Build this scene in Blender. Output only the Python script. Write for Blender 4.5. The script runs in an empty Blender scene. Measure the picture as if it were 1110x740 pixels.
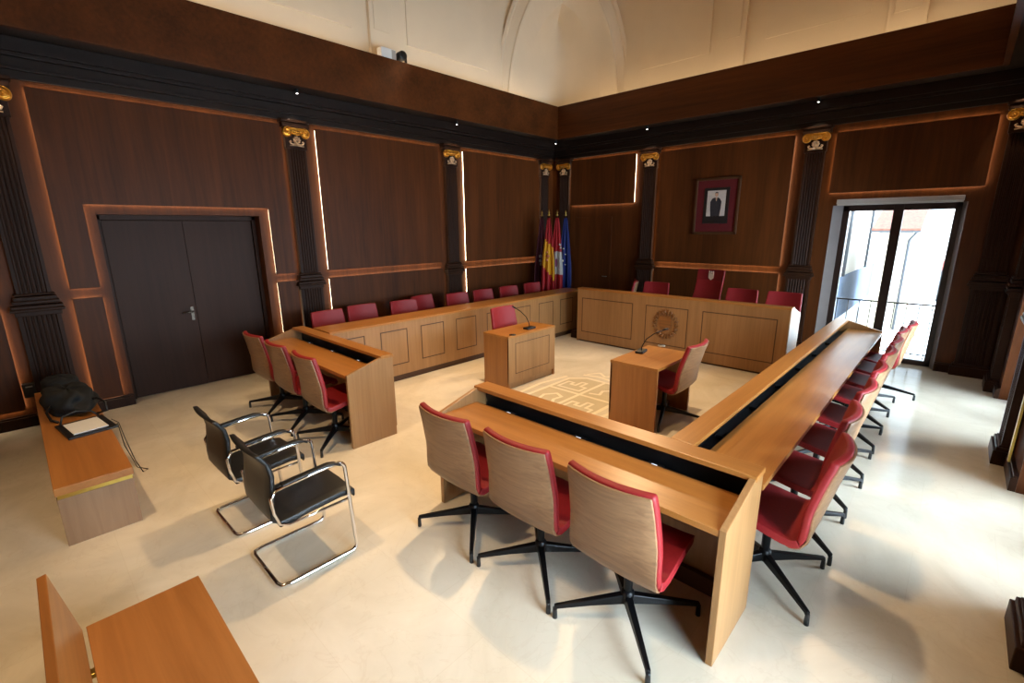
import bpy, bmesh, math, random
from mathutils import Vector, Matrix
random.seed(7)
PI = math.pi
SC = bpy.context.scene
COL = SC.collection

# ------------------------------------------------------------------ materials
def new_mat(name):
    m = bpy.data.materials.new(name); m.use_nodes = True
    nt = m.node_tree
    return m, nt, nt.nodes['Principled BSDF']

def setp(b, **k):
    for n, v in k.items():
        n = n.replace('_', ' ')
        if n in b.inputs: b.inputs[n].default_value = v

def c4(c): return (c[0], c[1], c[2], 1.0)

def srgb(r, g, b):
    f = lambda v: (v/255)/12.92 if v/255 <= .04045 else (((v/255)+.055)/1.055)**2.4
    return (f(r), f(g), f(b))

def plain(name, col, rough=.5, metal=0., var=.06, scale=30., bump=0., **k):
    m, nt, b = new_mat(name)
    tc = nt.nodes.new('ShaderNodeTexCoord'); n = nt.nodes.new('ShaderNodeTexNoise')
    n.inputs['Scale'].default_value = scale; n.inputs['Detail'].default_value = 4
    nt.links.new(tc.outputs['Object'], n.inputs['Vector'])
    r = nt.nodes.new('ShaderNodeValToRGB')
    r.color_ramp.elements[0].position = .3; r.color_ramp.elements[1].position = .7
    r.color_ramp.elements[0].color = c4([max(0, x*(1-var)) for x in col])
    r.color_ramp.elements[1].color = c4([min(1, x*(1+var)) for x in col])
    nt.links.new(n.outputs['Fac'], r.inputs['Fac']); nt.links.new(r.outputs['Color'], b.inputs['Base Color'])
    setp(b, Roughness=rough, Metallic=metal, **k)
    if bump:
        bp = nt.nodes.new('ShaderNodeBump'); bp.inputs['Strength'].default_value = bump; bp.inputs['Distance'].default_value = .002
        nt.links.new(n.outputs['Fac'], bp.inputs['Height']); nt.links.new(bp.outputs['Normal'], b.inputs['Normal'])
    return m

def wood(name, ca, cb, grain='Z', rough=.4, fine=28., boards=0., spec=.5):
    m, nt, b = new_mat(name)
    tc = nt.nodes.new('ShaderNodeTexCoord'); mp = nt.nodes.new('ShaderNodeMapping')
    s = [fine, fine, fine]; s['XYZ'.index(grain)] = fine*.05
    mp.inputs['Scale'].default_value = s
    nt.links.new(tc.outputs['Object'], mp.inputs['Vector'])
    n = nt.nodes.new('ShaderNodeTexNoise'); n.inputs['Scale'].default_value = 1.; n.inputs['Detail'].default_value = 7
    n.inputs['Roughness'].default_value = .6; n.inputs['Distortion'].default_value = .6
    nt.links.new(mp.outputs['Vector'], n.inputs['Vector'])
    mp2 = nt.nodes.new('ShaderNodeMapping'); s2 = [2.6, 2.6, 2.6]; s2['XYZ'.index(grain)] = .25
    mp2.inputs['Scale'].default_value = s2
    nt.links.new(tc.outputs['Object'], mp2.inputs['Vector'])
    n2 = nt.nodes.new('ShaderNodeTexNoise'); n2.inputs['Scale'].default_value = 1.; n2.inputs['Detail'].default_value = 2
    nt.links.new(mp2.outputs['Vector'], n2.inputs['Vector'])
    add = nt.nodes.new('ShaderNodeMix'); add.data_type = 'FLOAT'; add.inputs[0].default_value = .5
    nt.links.new(n.outputs['Fac'], add.inputs[2]); nt.links.new(n2.outputs['Fac'], add.inputs[3])
    r = nt.nodes.new('ShaderNodeValToRGB')
    r.color_ramp.elements[0].position = .36; r.color_ramp.elements[1].position = .64
    r.color_ramp.elements[0].color = c4(ca); r.color_ramp.elements[1].color = c4(cb)
    nt.links.new(add.outputs[0], r.inputs['Fac']); nt.links.new(r.outputs['Color'], b.inputs['Base Color'])
    bp = nt.nodes.new('ShaderNodeBump'); bp.inputs['Strength'].default_value = .08; bp.inputs['Distance'].default_value = .002
    nt.links.new(n.outputs['Fac'], bp.inputs['Height']); nt.links.new(bp.outputs['Normal'], b.inputs['Normal'])
    setp(b, Roughness=rough); b.inputs['Specular IOR Level'].default_value = spec
    return m

def emit(name, col, strength):
    m, nt, b = new_mat(name)
    setp(b, Base_Color=c4(col), Roughness=.6)
    b.inputs['Emission Color'].default_value = c4(col); b.inputs['Emission Strength'].default_value = strength
    return m

def marble():
    m, nt, b = new_mat('cream marble')
    tc = nt.nodes.new('ShaderNodeTexCoord')
    n = nt.nodes.new('ShaderNodeTexNoise'); n.inputs['Scale'].default_value = 1.3; n.inputs['Detail'].default_value = 8; n.inputs['Roughness'].default_value = .62; n.inputs['Distortion'].default_value = .8
    nt.links.new(tc.outputs['Object'], n.inputs['Vector'])
    r = nt.nodes.new('ShaderNodeValToRGB')
    r.color_ramp.elements[0].position = .33; r.color_ramp.elements[1].position = .68
    r.color_ramp.elements[0].color = c4(FLOOR_A); r.color_ramp.elements[1].color = c4(FLOOR_B)
    nt.links.new(n.outputs['Fac'], r.inputs['Fac'])
    # veins
    v = nt.nodes.new('ShaderNodeTexNoise'); v.inputs['Scale'].default_value = 2.2; v.inputs['Detail'].default_value = 6; v.inputs['Distortion'].default_value = 2.2
    nt.links.new(tc.outputs['Object'], v.inputs['Vector'])
    vr = nt.nodes.new('ShaderNodeValToRGB'); e = vr.color_ramp.elements
    e[0].position = .485; e[0].color = (0, 0, 0, 1); e[1].position = .515; e[1].color = (0, 0, 0, 1)
    x = e.new(.5); x.color = (1, 1, 1, 1)
    nt.links.new(v.outputs['Fac'], vr.inputs['Fac'])
    sc = nt.nodes.new('ShaderNodeMath'); sc.operation = 'MULTIPLY'; sc.inputs[1].default_value = .10
    nt.links.new(vr.outputs['Color'], sc.inputs[0])
    mx = nt.nodes.new('ShaderNodeMix'); mx.data_type = 'RGBA'
    nt.links.new(sc.outputs[0], mx.inputs[0]); nt.links.new(r.outputs['Color'], mx.inputs[6]); mx.inputs[7].default_value = c4(srgb(176, 146, 108))
    # slabs: slight tone change from slab to slab and hairline joints
    br = nt.nodes.new('ShaderNodeTexBrick'); br.offset = .5
    br.inputs['Scale'].default_value = 1.; br.inputs['Brick Width'].default_value = .8; br.inputs['Row Height'].default_value = .6
    br.inputs['Mortar Size'].default_value = .0022; br.inputs['Mortar Smooth'].default_value = .3
    br.inputs['Color1'].default_value = (1, 1, 1, 1); br.inputs['Color2'].default_value = (.96, .96, .955, 1); br.inputs['Mortar'].default_value = (.93, .915, .89, 1)
    nt.links.new(tc.outputs['Object'], br.inputs['Vector'])
    mu = nt.nodes.new('ShaderNodeMix'); mu.data_type = 'RGBA'; mu.blend_type = 'MULTIPLY'; mu.inputs[0].default_value = 1.
    nt.links.new(mx.outputs[2], mu.inputs[6]); nt.links.new(br.outputs['Color'], mu.inputs[7])
    nt.links.new(mu.outputs[2], b.inputs['Base Color'])
    setp(b, Roughness=.11); b.inputs['Specular IOR Level'].default_value = .5
    return m

def glass_mat():
    m = bpy.data.materials.new('clear pane'); m.use_nodes = True
    nt = m.node_tree; nt.nodes.clear()
    o = nt.nodes.new('ShaderNodeOutputMaterial'); t = nt.nodes.new('ShaderNodeBsdfTransparent'); g = nt.nodes.new('ShaderNodeBsdfGlossy')
    g.inputs['Roughness'].default_value = .02; t.inputs['Color'].default_value = (.95, .97, .97, 1)
    fr = nt.nodes.new('ShaderNodeFresnel'); fr.inputs['IOR'].default_value = 1.45
    mx = nt.nodes.new('ShaderNodeMixShader')
    nt.links.new(fr.outputs[0], mx.inputs[0]); nt.links.new(t.outputs[0], mx.inputs[1]); nt.links.new(g.outputs[0], mx.inputs[2])
    nt.links.new(mx.outputs[0], o.inputs['Surface'])
    return m

FLOOR_A = srgb(212, 200, 178); FLOOR_B = srgb(232, 221, 202)
M = {}
WA, WB = srgb(64, 31, 9), srgb(92, 48, 17)
M['walnut'] = wood('dark walnut panel', WA, WB, 'Z', .5, 22, spec=.18)
M['walnut_x'] = wood('dark walnut fascia', WA, WB, 'X', .5, 22, spec=.18)
M['walnut_dk'] = wood('very dark walnut', srgb(40, 22, 12), srgb(56, 32, 18), 'Z', .48, 22, spec=.14)
M['cornice'] = wood('cornice walnut', srgb(24, 14, 9), srgb(36, 21, 13), 'X', .45, 18, spec=.3)
M['door'] = wood('door veneer', srgb(48, 29, 19), srgb(62, 38, 26), 'Z', .5, 20, spec=.15)
M['oak'] = wood('oak veneer', srgb(150, 96, 42), srgb(176, 118, 58), 'X', .32, 26)
M['oak_v'] = wood('daylit upright oak veneer', srgb(140, 100, 59), srgb(166, 122, 77), 'Z', .38, 26)  # greyer than the tabletop oak: daylight on upright faces put into the colour
M['oak_side'] = wood('oak veneer side', srgb(140, 90, 44), srgb(170, 114, 60), 'Z', .38, 26)
M['oak_groove'] = wood('oak groove', srgb(70, 42, 20), srgb(86, 52, 26), 'X', .5, 26)
M['bench'] = wood('bench oak', srgb(158, 98, 45), srgb(184, 120, 60), 'X', .36, 20)
M['bench_v'] = wood('bench oak end', srgb(140, 104, 74), srgb(162, 124, 90), 'Z', .4, 20)
M['shell'] = wood('chair shell oak', srgb(118, 84, 56), srgb(164, 124, 88), 'X', .42, 40)
M['red'] = plain('red leather', srgb(136, 17, 22), .55, 0, .08, 60, .15)
M['red2'] = plain('red leather headrest', srgb(120, 14, 20), .45, 0, .08, 60, .15)
M['black'] = plain('black metal', srgb(22, 22, 24), .35, .6, .1, 20)
M['plastic'] = plain('black plastic', srgb(18, 18, 20), .45, 0, .1, 20)
M['leather'] = plain('black leather', srgb(12, 13, 15), .42, 0, .12, 80, .2)
M['chrome'] = plain('chrome', (.82, .82, .83), .08, 1., .02, 8)
M['steel'] = plain('brushed steel', (.55, .55, .56), .3, 1., .05, 30)
M['gold'] = plain('gilded plaster', srgb(212, 150, 56), .3, .85, .18, 40, .3)
M['pgold'] = plain('pale gilding', srgb(222, 186, 150), .35, .7, .15, 40, .3)
M['brass'] = plain('brass', srgb(190, 160, 80), .3, 1., .06, 30)
M['plaster'] = plain('white plaster', srgb(226, 210, 184), .75, 0, .025, 2.)
M['white'] = plain('white paint', srgb(232, 232, 230), .5, 0, .02, 5)
M['aluminium'] = plain('grey aluminium', srgb(190, 188, 184), .4, .4, .03, 30)
M['frame'] = plain('brown window frame', srgb(44, 30, 26), .4, 0, .1, 20)
M['paper'] = plain('paper', srgb(238, 236, 232), .6, 0, .02, 20)
M['cloth_black'] = plain('black cloth', srgb(20, 22, 23), .8, 0, .4, 14, .6)
M['led'] = emit('warm led strip', (1., .82, .55), 12.)
M['cove'] = emit('warm cove light', (1., .73, .45), 12.5)
M['spotface'] = emit('spotlight lens', (1., .95, .9), 14.)
M['indicator'] = emit('socket light', (.75, .82, 1.), .8)
M['glass'] = glass_mat()
M['floor'] = marble()
M['inlay'] = plain('pale inlay marble', srgb(244, 230, 204), .18, 0, .03, 6)
M['inlay_dk'] = plain('olive inlay marble', srgb(208, 194, 166), .18, 0, .04, 6)

# ------------------------------------------------------------------ mesh builder
class MB:
    def __init__(s): s.v = []; s.f = []; s.mi = []; s.sm = []
    def _add(s, vs, fs, smooth=False, mi=0):
        o = len(s.v); s.v += [tuple(p) for p in vs]
        for f in fs: s.f.append(tuple(o+i for i in f)); s.mi.append(mi); s.sm.append(smooth)
        return s
    def box(s, x0, x1, y0, y1, z0, z1, mi=0):
        if x0 > x1: x0, x1 = x1, x0
        if y0 > y1: y0, y1 = y1, y0
        if z0 > z1: z0, z1 = z1, z0
        v = [(x, y, z) for z in (z0, z1) for y in (y0, y1) for x in (x0, x1)]
        return s._add(v, [(0, 2, 3, 1), (4, 5, 7, 6), (0, 1, 5, 4), (2, 6, 7, 3), (0, 4, 6, 2), (1, 3, 7, 5)], mi=mi)
    def prism(s, poly, axis, a, b, mi=0):
        """poly: 2-D outline in the two other axes (cyclic order), extruded along axis."""
        def P(p, t):
            if axis == 'X': return (t, p[0], p[1])
            if axis == 'Y': return (p[0], t, p[1])
            return (p[0], p[1], t)
        n = len(poly)
        v = [P(p, a) for p in poly]+[P(p, b) for p in poly]
        f = [tuple(range(n-1, -1, -1)), tuple(range(n, 2*n))]+[(i, (i+1) % n, n+(i+1) % n, n+i) for i in range(n)]
        return s._add(v, f, mi=mi)
    def tube(s, pts, r, n=8, closed=False, smooth=True, mi=0):
        pts = [Vector(p) for p in pts]; N = len(pts)
        rs = r if isinstance(r, (list, tuple)) else [r]*N
        rings = []; up = None
        for i, p in enumerate(pts):
            a = pts[(i-1) % N] if (i > 0 or closed) else p
            b = pts[(i+1) % N] if (i < N-1 or closed) else p
            t = (b-a).normalized()
            if up is None:
                up = Vector((0, 0, 1)) if abs(t.z) < .9 else Vector((1, 0, 0))
            u = (up-t*up.dot(t))
            if u.length < 1e-5: u = t.orthogonal()
            u.normalize(); w = t.cross(u); up = u
            rings.append([p+(u*math.cos(2*PI*k/n)+w*math.sin(2*PI*k/n))*rs[i] for k in range(n)])
        v = [q for ring in rings for q in ring]; f = []
        for i in range(N if closed else N-1):
            j = (i+1) % N
            for k in range(n): f.append((i*n+k, i*n+(k+1) % n, j*n+(k+1) % n, j*n+k))
        if not closed: f += [tuple(range(n-1, -1, -1)), tuple((N-1)*n+k for k in range(n))]
        return s._add(v, f, smooth, mi)
    def lathe(s, prof, c=(0, 0, 0), n=16, smooth=True, axis='Z', mi=0):
        v = []; N = len(prof)
        for r, h in prof:
            for k in range(n):
                a = 2*PI*k/n
                p = (r*math.cos(a), r*math.sin(a), h)
                if axis == 'X': p = (h, p[0], p[1])
                if axis == 'Y': p = (p[0], h, p[1])
                v.append((c[0]+p[0], c[1]+p[1], c[2]+p[2]))
        f = [(i*n+k, i*n+(k+1) % n, (i+1)*n+(k+1) % n, (i+1)*n+k) for i in range(N-1) for k in range(n)]
        f += [tuple(range(n-1, -1, -1)), tuple((N-1)*n+k for k in range(n))]
        return s._add(v, f, smooth, mi)
    def grid(s, fn, nu, nv, smooth=True, mi=0):
        v = [fn(i/nu, j/nv) for i in range(nu+1) for j in range(nv+1)]
        f = [(i*(nv+1)+j, i*(nv+1)+j+1, (i+1)*(nv+1)+j+1, (i+1)*(nv+1)+j) for i in range(nu) for j in range(nv)]
        return s._add(v, f, smooth, mi if not callable(mi) else 0)
    def slab(s, top, bot, nu, nv, smooth=True):
        """closed solid between two grids of the same layout"""
        A = [top(i/nu, j/nv) for i in range(nu+1) for j in range(nv+1)]
        B = [bot(i/nu, j/nv) for i in range(nu+1) for j in range(nv+1)]
        o = len(A); I = lambda i, j: i*(nv+1)+j
        f = []
        for i in range(nu):
            for j in range(nv):
                f.append((I(i, j), I(i+1, j), I(i+1, j+1), I(i, j+1)))
                f.append((o+I(i, j), o+I(i, j+1), o+I(i+1, j+1), o+I(i+1, j)))
        for i in range(nu):
            f.append((I(i, 0), o+I(i, 0), o+I(i+1, 0), I(i+1, 0)))
            f.append((I(i, nv), I(i+1, nv), o+I(i+1, nv), o+I(i, nv)))
        for j in range(nv):
            f.append((I(0, j), I(0, j+1), o+I(0, j+1), o+I(0, j)))
            f.append((I(nu, j), o+I(nu, j), o+I(nu, j+1), I(nu, j+1)))
        return s._add(A+B, f, smooth)
    def xf(s, mat):
        s.v = [tuple(mat @ Vector(p)) for p in s.v]; return s
    def build(s, name, mat, parent=None, bevel=0., seg=2, subdiv=0, loc=None, label=None):
        me = bpy.data.meshes.new(name)
        me.from_pydata(s.v, [], s.f)
        for i, p in enumerate(me.polygons): p.material_index = s.mi[i]; p.use_smooth = s.sm[i]
        for m in (mat if isinstance(mat, (list, tuple)) else [mat]): me.materials.append(m)
        bm = bmesh.new(); bm.from_mesh(me); bmesh.ops.recalc_face_normals(bm, faces=bm.faces); bm.to_mesh(me); bm.free()
        o = bpy.data.objects.new(name, me); COL.objects.link(o)
        if parent: o.parent = parent
        if loc: o.location = loc
        if bevel:
            b = o.modifiers.new('bevel', 'BEVEL'); b.width = bevel; b.segments = seg; b.limit_method = 'ANGLE'; b.angle_limit = math.radians(40)
        if subdiv:
            b = o.modifiers.new('subdiv', 'SUBSURF'); b.levels = subdiv; b.render_levels = subdiv
        if label: o['label'] = label
        return o

def tag(o, label=None, cat=None, group=None, kind=None):
    if label: o['label'] = label
    if cat: o['category'] = cat
    if group: o['group'] = group
    if kind: o['kind'] = kind
    return o

def thing(name, label, cat, loc=(0, 0, 0), rz=0., group=None):
    o = bpy.data.objects.new(name, None); COL.objects.link(o); o.empty_display_size = .1
    o.location = loc; o.rotation_euler = (0, 0, rz)
    return tag(o, label, cat, group)

def struct(o, label=None): return tag(o, label, None, None, 'structure')

def copy_tree(o, parent=None):
    c = o.copy(); COL.objects.link(c)
    if parent: c.parent = parent
    for ch in list(o.children): copy_tree(ch, c)
    return c

# ------------------------------------------------------------------ room constants
WX, WY, RX, FY = .28, -.06, 8.14, -12.2     # faces of left, back, right, front walls
SOFF, FAS, LEDGE, TOP = 3.95, .52, 4.6, 8.4
def bar(x0, x1, y0, y1, z0, z1): return MB().box(x0, x1, y0, y1, z0, z1)

# floor, ceiling
struct(bar(-.6, 8.9, -12.6, .4, -.25, 0).build('floor', M['floor']), 'polished cream marble floor')
def vault(u, v):
    x = -.2+u*8.7; y = -12.5+v*12.9
    a = min(1, abs(u-.5)*2); b = min(1, abs(v-.5)*2)
    return (x, y, TOP-1.3*max(a, b)**3)
cl = MB().slab(lambda u, v: (vault(u, v)[0], vault(u, v)[1], vault(u, v)[2]+.15), vault, 18, 18)
struct(cl.build('ceiling', M['plaster']), 'pale plaster vault')

# walls: left with door recess, back with window opening, right with two windows
DY0, DY1, DZ = -8.40, -6.66, 2.29
w = MB(); w.box(-.2, WX, FY-.3, DY0, 0, LEDGE); w.box(-.2, WX, DY1, .2, 0, LEDGE); w.box(-.2, WX, DY0, DY1, DZ, LEDGE); w.box(-.2, -.02, DY0, DY1, 0, DZ)
wl = struct(w.build('wall_left', M['walnut']), 'dark walnut panelled wall with double door')
struct(bar(-.2, WX, FY-.3, .2, LEDGE, TOP).build('wall_left_upper', M['plaster']), 'white plaster upper wall above the walnut fascia')
WX0, WX1, WZ = 5.94, 7.49, 2.40
w = MB(); w.box(WX, WX0, WY, .2, 0, LEDGE); w.box(WX1, RX+.4, WY, .2, 0, LEDGE); w.box(WX0, WX1, WY, .2, WZ, LEDGE)
struct(w.build('wall_back', M['walnut']), 'dark walnut panelled wall with portrait and balcony window')
struct(bar(WX, RX+.4, WY, .2, LEDGE, TOP).build('wall_back_upper', M['plaster']), 'white plaster upper wall above the walnut fascia')
w = MB()
RW = [(-2.95, -1.10), (-5.65, -3.95), (-8.4, -6.8)]
ys = [FY-.3]+[q for p in sorted(RW) for q in p]+[WY]
for a, b in zip(ys[0::2], ys[1::2]): w.box(RX, RX+.4, a, b, 0, LEDGE)
for a, b in RW: w.box(RX, RX+.4, a, b, 2.4, LEDGE)
struct(w.build('wall_right', M['walnut']), 'dark walnut wall with tall windows')
struct(bar(RX, RX+.4, FY-.3, WY, LEDGE, TOP).build('wall_right_upper', M['plaster']), 'white plaster upper wall')
struct(bar(-.2, RX+.4, FY-.3, FY, 0, LEDGE).build('wall_front', M['walnut']), 'dark walnut wall behind the viewer')
struct(bar(-.2, RX+.4, FY-.3, FY, LEDGE, TOP).build('wall_front_upper', M['plaster']), 'white plaster upper wall')

# baseboards
def base_run(name, segs, axis, face, sign):
    m = MB()
    for a, b in segs:
        if axis == 'Y':
            m.box(face, face+sign*.045, a, b, 0, .115); m.box(face, face+sign*.03, a, b, .115, .135)
        else:
            m.box(a, b, face, face+sign*.045, 0, .115); m.box(a, b, face, face+sign*.03, .115, .135)
    return struct(m.build(name, M['walnut_dk'], bevel=.004))
base_run('baseboard_left', [(FY, DY0), (DY1, -.2)], 'Y', WX, 1)
base_run('baseboard_back', [(WX+.1, WX0), (WX1, RX)], 'X', WY, -1)
base_run('baseboard_right', [(a, b) for a, b in zip(ys[0::2], ys[1::2])], 'Y', RX, -1)

# cornice, soffit and fascia boxes all round
FX0, FY0, FX1, FYF = WX+FAS, WY-FAS, 7.54, FY+FAS
def ring(name, mat, z0, z1, o, i, label=None):
    """rectangular ring: o = outer (x0,y0(back),x1,y1(front)), i = inner"""
    m = MB()
    m.box(o[0], i[0], o[3], o[1], z0, z1); m.box(i[2], o[2], o[3], o[1], z0, z1)
    m.box(i[0], i[2], i[1], o[1], z0, z1); m.box(i[0], i[2], o[3], i[3], z0, z1)
    return struct(m.build(name, mat, bevel=.004), label)
outer = (WX, WY, RX, FY)
def ins(a): return (WX+a, WY-a, RX-a, FY+a)
inner = (FX0, FY0, FX1, FYF); thick = (FX0-.06, FY0+.06, FX1+.06, FYF-.06)
ring('trim_1', M['walnut_x'], SOFF, LEDGE, thick, inner, 'plain walnut fascia board')
ring('trim_2', M['cornice'], SOFF+.02, SOFF+.07, outer, thick, 'dark soffit behind the fascia')
ring('trim_3', M['cornice'], LEDGE-.13, LEDGE-.09, outer, thick, 'ledge top above the fascia')
for k, (z0, z1, a) in enumerate([(3.60, 3.68, .045), (3.68, 3.71, .075), (3.71, 3.80, .05), (3.80, 3.84, .10), (3.84, 3.97, .13)]):
    ring('trim_%d' % (4+k), M['cornice'], z0, z1, outer, ins(a), 'stepped dark cornice moulding')
# hidden cove light lying on the ledge
m = MB()
z = LEDGE-.085
m.box(WX+.40, WX+.44, FY+.7, WY-.7, z, z+.03); m.box(RX-.48, RX-.44, FY+.7, WY-.7, z, z+.03)
m.box(WX+.7, RX-.7, WY-.44, WY-.40, z, z+.03); m.box(WX+.7, RX-.7, FY+.40, FY+.44, z, z+.03)
struct(m.build('trim_9', M['cove']), 'light strip on the ledge')

# ---------------------------------------------------------------- floating backlit panels
TR = [20]
def panel(wall, polys, label):
    """polys: outline in (along, z). Board 2 cm thick standing 2.5 cm off the wall with led strips behind its edges."""
    name = 'trim_%d' % TR[0]; TR[0] += 1
    m = MB(); l = MB()
    for poly in polys:
        if wall == 'L': m.prism(poly, 'X', WX+.032, WX+.048)
        else: m.prism(poly, 'Y', WY-.032, WY-.048)
        n = len(poly); area = sum(poly[i][0]*poly[(i+1) % n][1]-poly[(i+1) % n][0]*poly[i][1] for i in range(n))
        for i in range(n):
            a, b = Vector(poly[i]), Vector(poly[(i+1) % n]); d = (b-a); L = d.length; d.normalize()
            nrm = Vector((-d.y, d.x)) if area > 0 else Vector((d.y, -d.x))   # inward
            p, q = a+nrm*.006+d*.02, b+nrm*.006-d*.02
            r_, s_ = p+nrm*.010, q+nrm*.010
            quad = [tuple(p), tuple(q), tuple(s_), tuple(r_)]
            if wall == 'L': l.prism(quad, 'X', WX+.014, WX+.031)
            else: l.prism(quad, 'Y', WY-.014, WY-.031)
    o = struct(m.build(name, M['walnut'], bevel=.002), label)
    l.build('light_strip', M['led'], o)
    return o
R_ = lambda a, b, c, d: [(a, c), (b, c), (b, d), (a, d)]
ZU, ZL, ZT, ZB = 1.47, 1.36, 3.54, .15
panel('L', [R_(-11.7, -9.33, ZU, ZT)], 'backlit walnut panel left of the first pilaster')
panel('L', [R_(-11.7, -9.33, ZB+.05, 1.32)], 'lower backlit walnut panel left of the first pilaster')
panel('L', [[(-8.76, ZU), (-8.5, ZU), (-8.5, 2.395), (-6.54, 2.395), (-6.54, ZU), (-6.25, ZU), (-6.25, ZT), (-8.76, ZT)]], 'backlit walnut panel wrapping over the double door')
panel('L', [R_(-8.76, -8.5, ZB, ZL)], 'narrow lower backlit panel left of the double door')
panel('L', [R_(-6.54, -6.25, ZB, ZL)], 'narrow lower backlit panel right of the double door')
panel('L', [R_(-5.75, -3.48, ZU, ZT)], 'backlit walnut panel between second and third pilaster')
panel('L', [R_(-5.75, -3.48, ZB, ZL)], 'lower backlit walnut panel between second and third pilaster')
panel('L', [R_(-2.88, -.68, ZU-.02, ZT)], 'backlit walnut panel beside the flags')
panel('L', [R_(-2.88, -.68, ZB, ZL-.04)], 'lower backlit walnut panel beside the flags')
panel('B', [R_(.83, 2.45, 2.58, 3.55)], 'small high backlit panel right of the corner')
panel('B', [R_(2.98, 5.29, 1.41, 3.52)], 'backlit panel holding the portrait')
panel('B', [R_(2.98, 5.29, ZB, 1.30)], 'lower backlit panel behind the presidents chair')
panel('B', [R_(5.86, 7.62, 2.59, 3.48)], 'backlit panel above the balcony window')
# flush service door right of the corner
m = MB(); m.box(1.0, 1.92, WY-.012, WY, .02, 2.32)
d = struct(m.build('door_2', M['walnut'], bevel=.003), 'flush walnut service door')
MB().tube([(1.84, WY-.012, 1.03), (1.84, WY-.05, 1.03), (1.74, WY-.05, 1.03)], .008).build('door_handle', M['steel'], d)

# ---------------------------------------------------------------- double door (left wall)
d = MB()
d.box(.0, .10, DY0, DY0+.045, 0, DZ); d.box(.0, .10, DY1-.045, DY1, 0, DZ); d.box(0, .10, DY0, DY1, DZ-.06, DZ)
door = struct(d.build('door_1', M['walnut_dk'], bevel=.003), 'tall dark walnut double door in a deep recess')
ym = -7.54
MB().box(.03, .075, DY0+.05, ym-.003, .006, DZ-.065).build('door_leaf', M['door'], door, bevel=.002)
MB().box(.018, .063, ym+.003, DY1-.05, .006, DZ-.065).build('door_leaf', M['door'], door, bevel=.002)
h = MB(); h.box(.075, .080, ym-.07, ym-.035, .92, 1.10)
h.tube([(.08, ym-.052, 1.04), (.13, ym-.052, 1.04), (.135, ym-.06, 1.04), (.135, ym-.17, 1.035)], .009)
h.build('door_handle', plain('dull bronze', srgb(96, 86, 76), .35, .9), door)

# ---------------------------------------------------------------- pilasters
def flutes(w, d, n, depth):
    """half outline of a fluted face: from (-w/2) to (w/2), protruding d"""
    pts = [(-w/2, 0), (-w/2, d)]
    mar = w*.10; step = (w-2*mar)/n
    for i in range(n):
        x0 = -w/2+mar+i*step
        pts += [(x0+step*.12, d), (x0+step*.28, d-depth), (x0+step*.72, d-depth), (x0+step*.88, d)]
    pts += [(w/2, d), (w/2, 0)]
    return pts

def spiral(cx, cz, r0, turns, sgn, y, n=40, a0=PI/2):
    out = []
    for i in range(n+1):
        t = i/n; a = a0+sgn*t*turns*2*PI; r = r0*(1-t)+.012*t
        out.append((cx+r*math.cos(a), y, cz+r*math.sin(a)))
    return out

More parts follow.
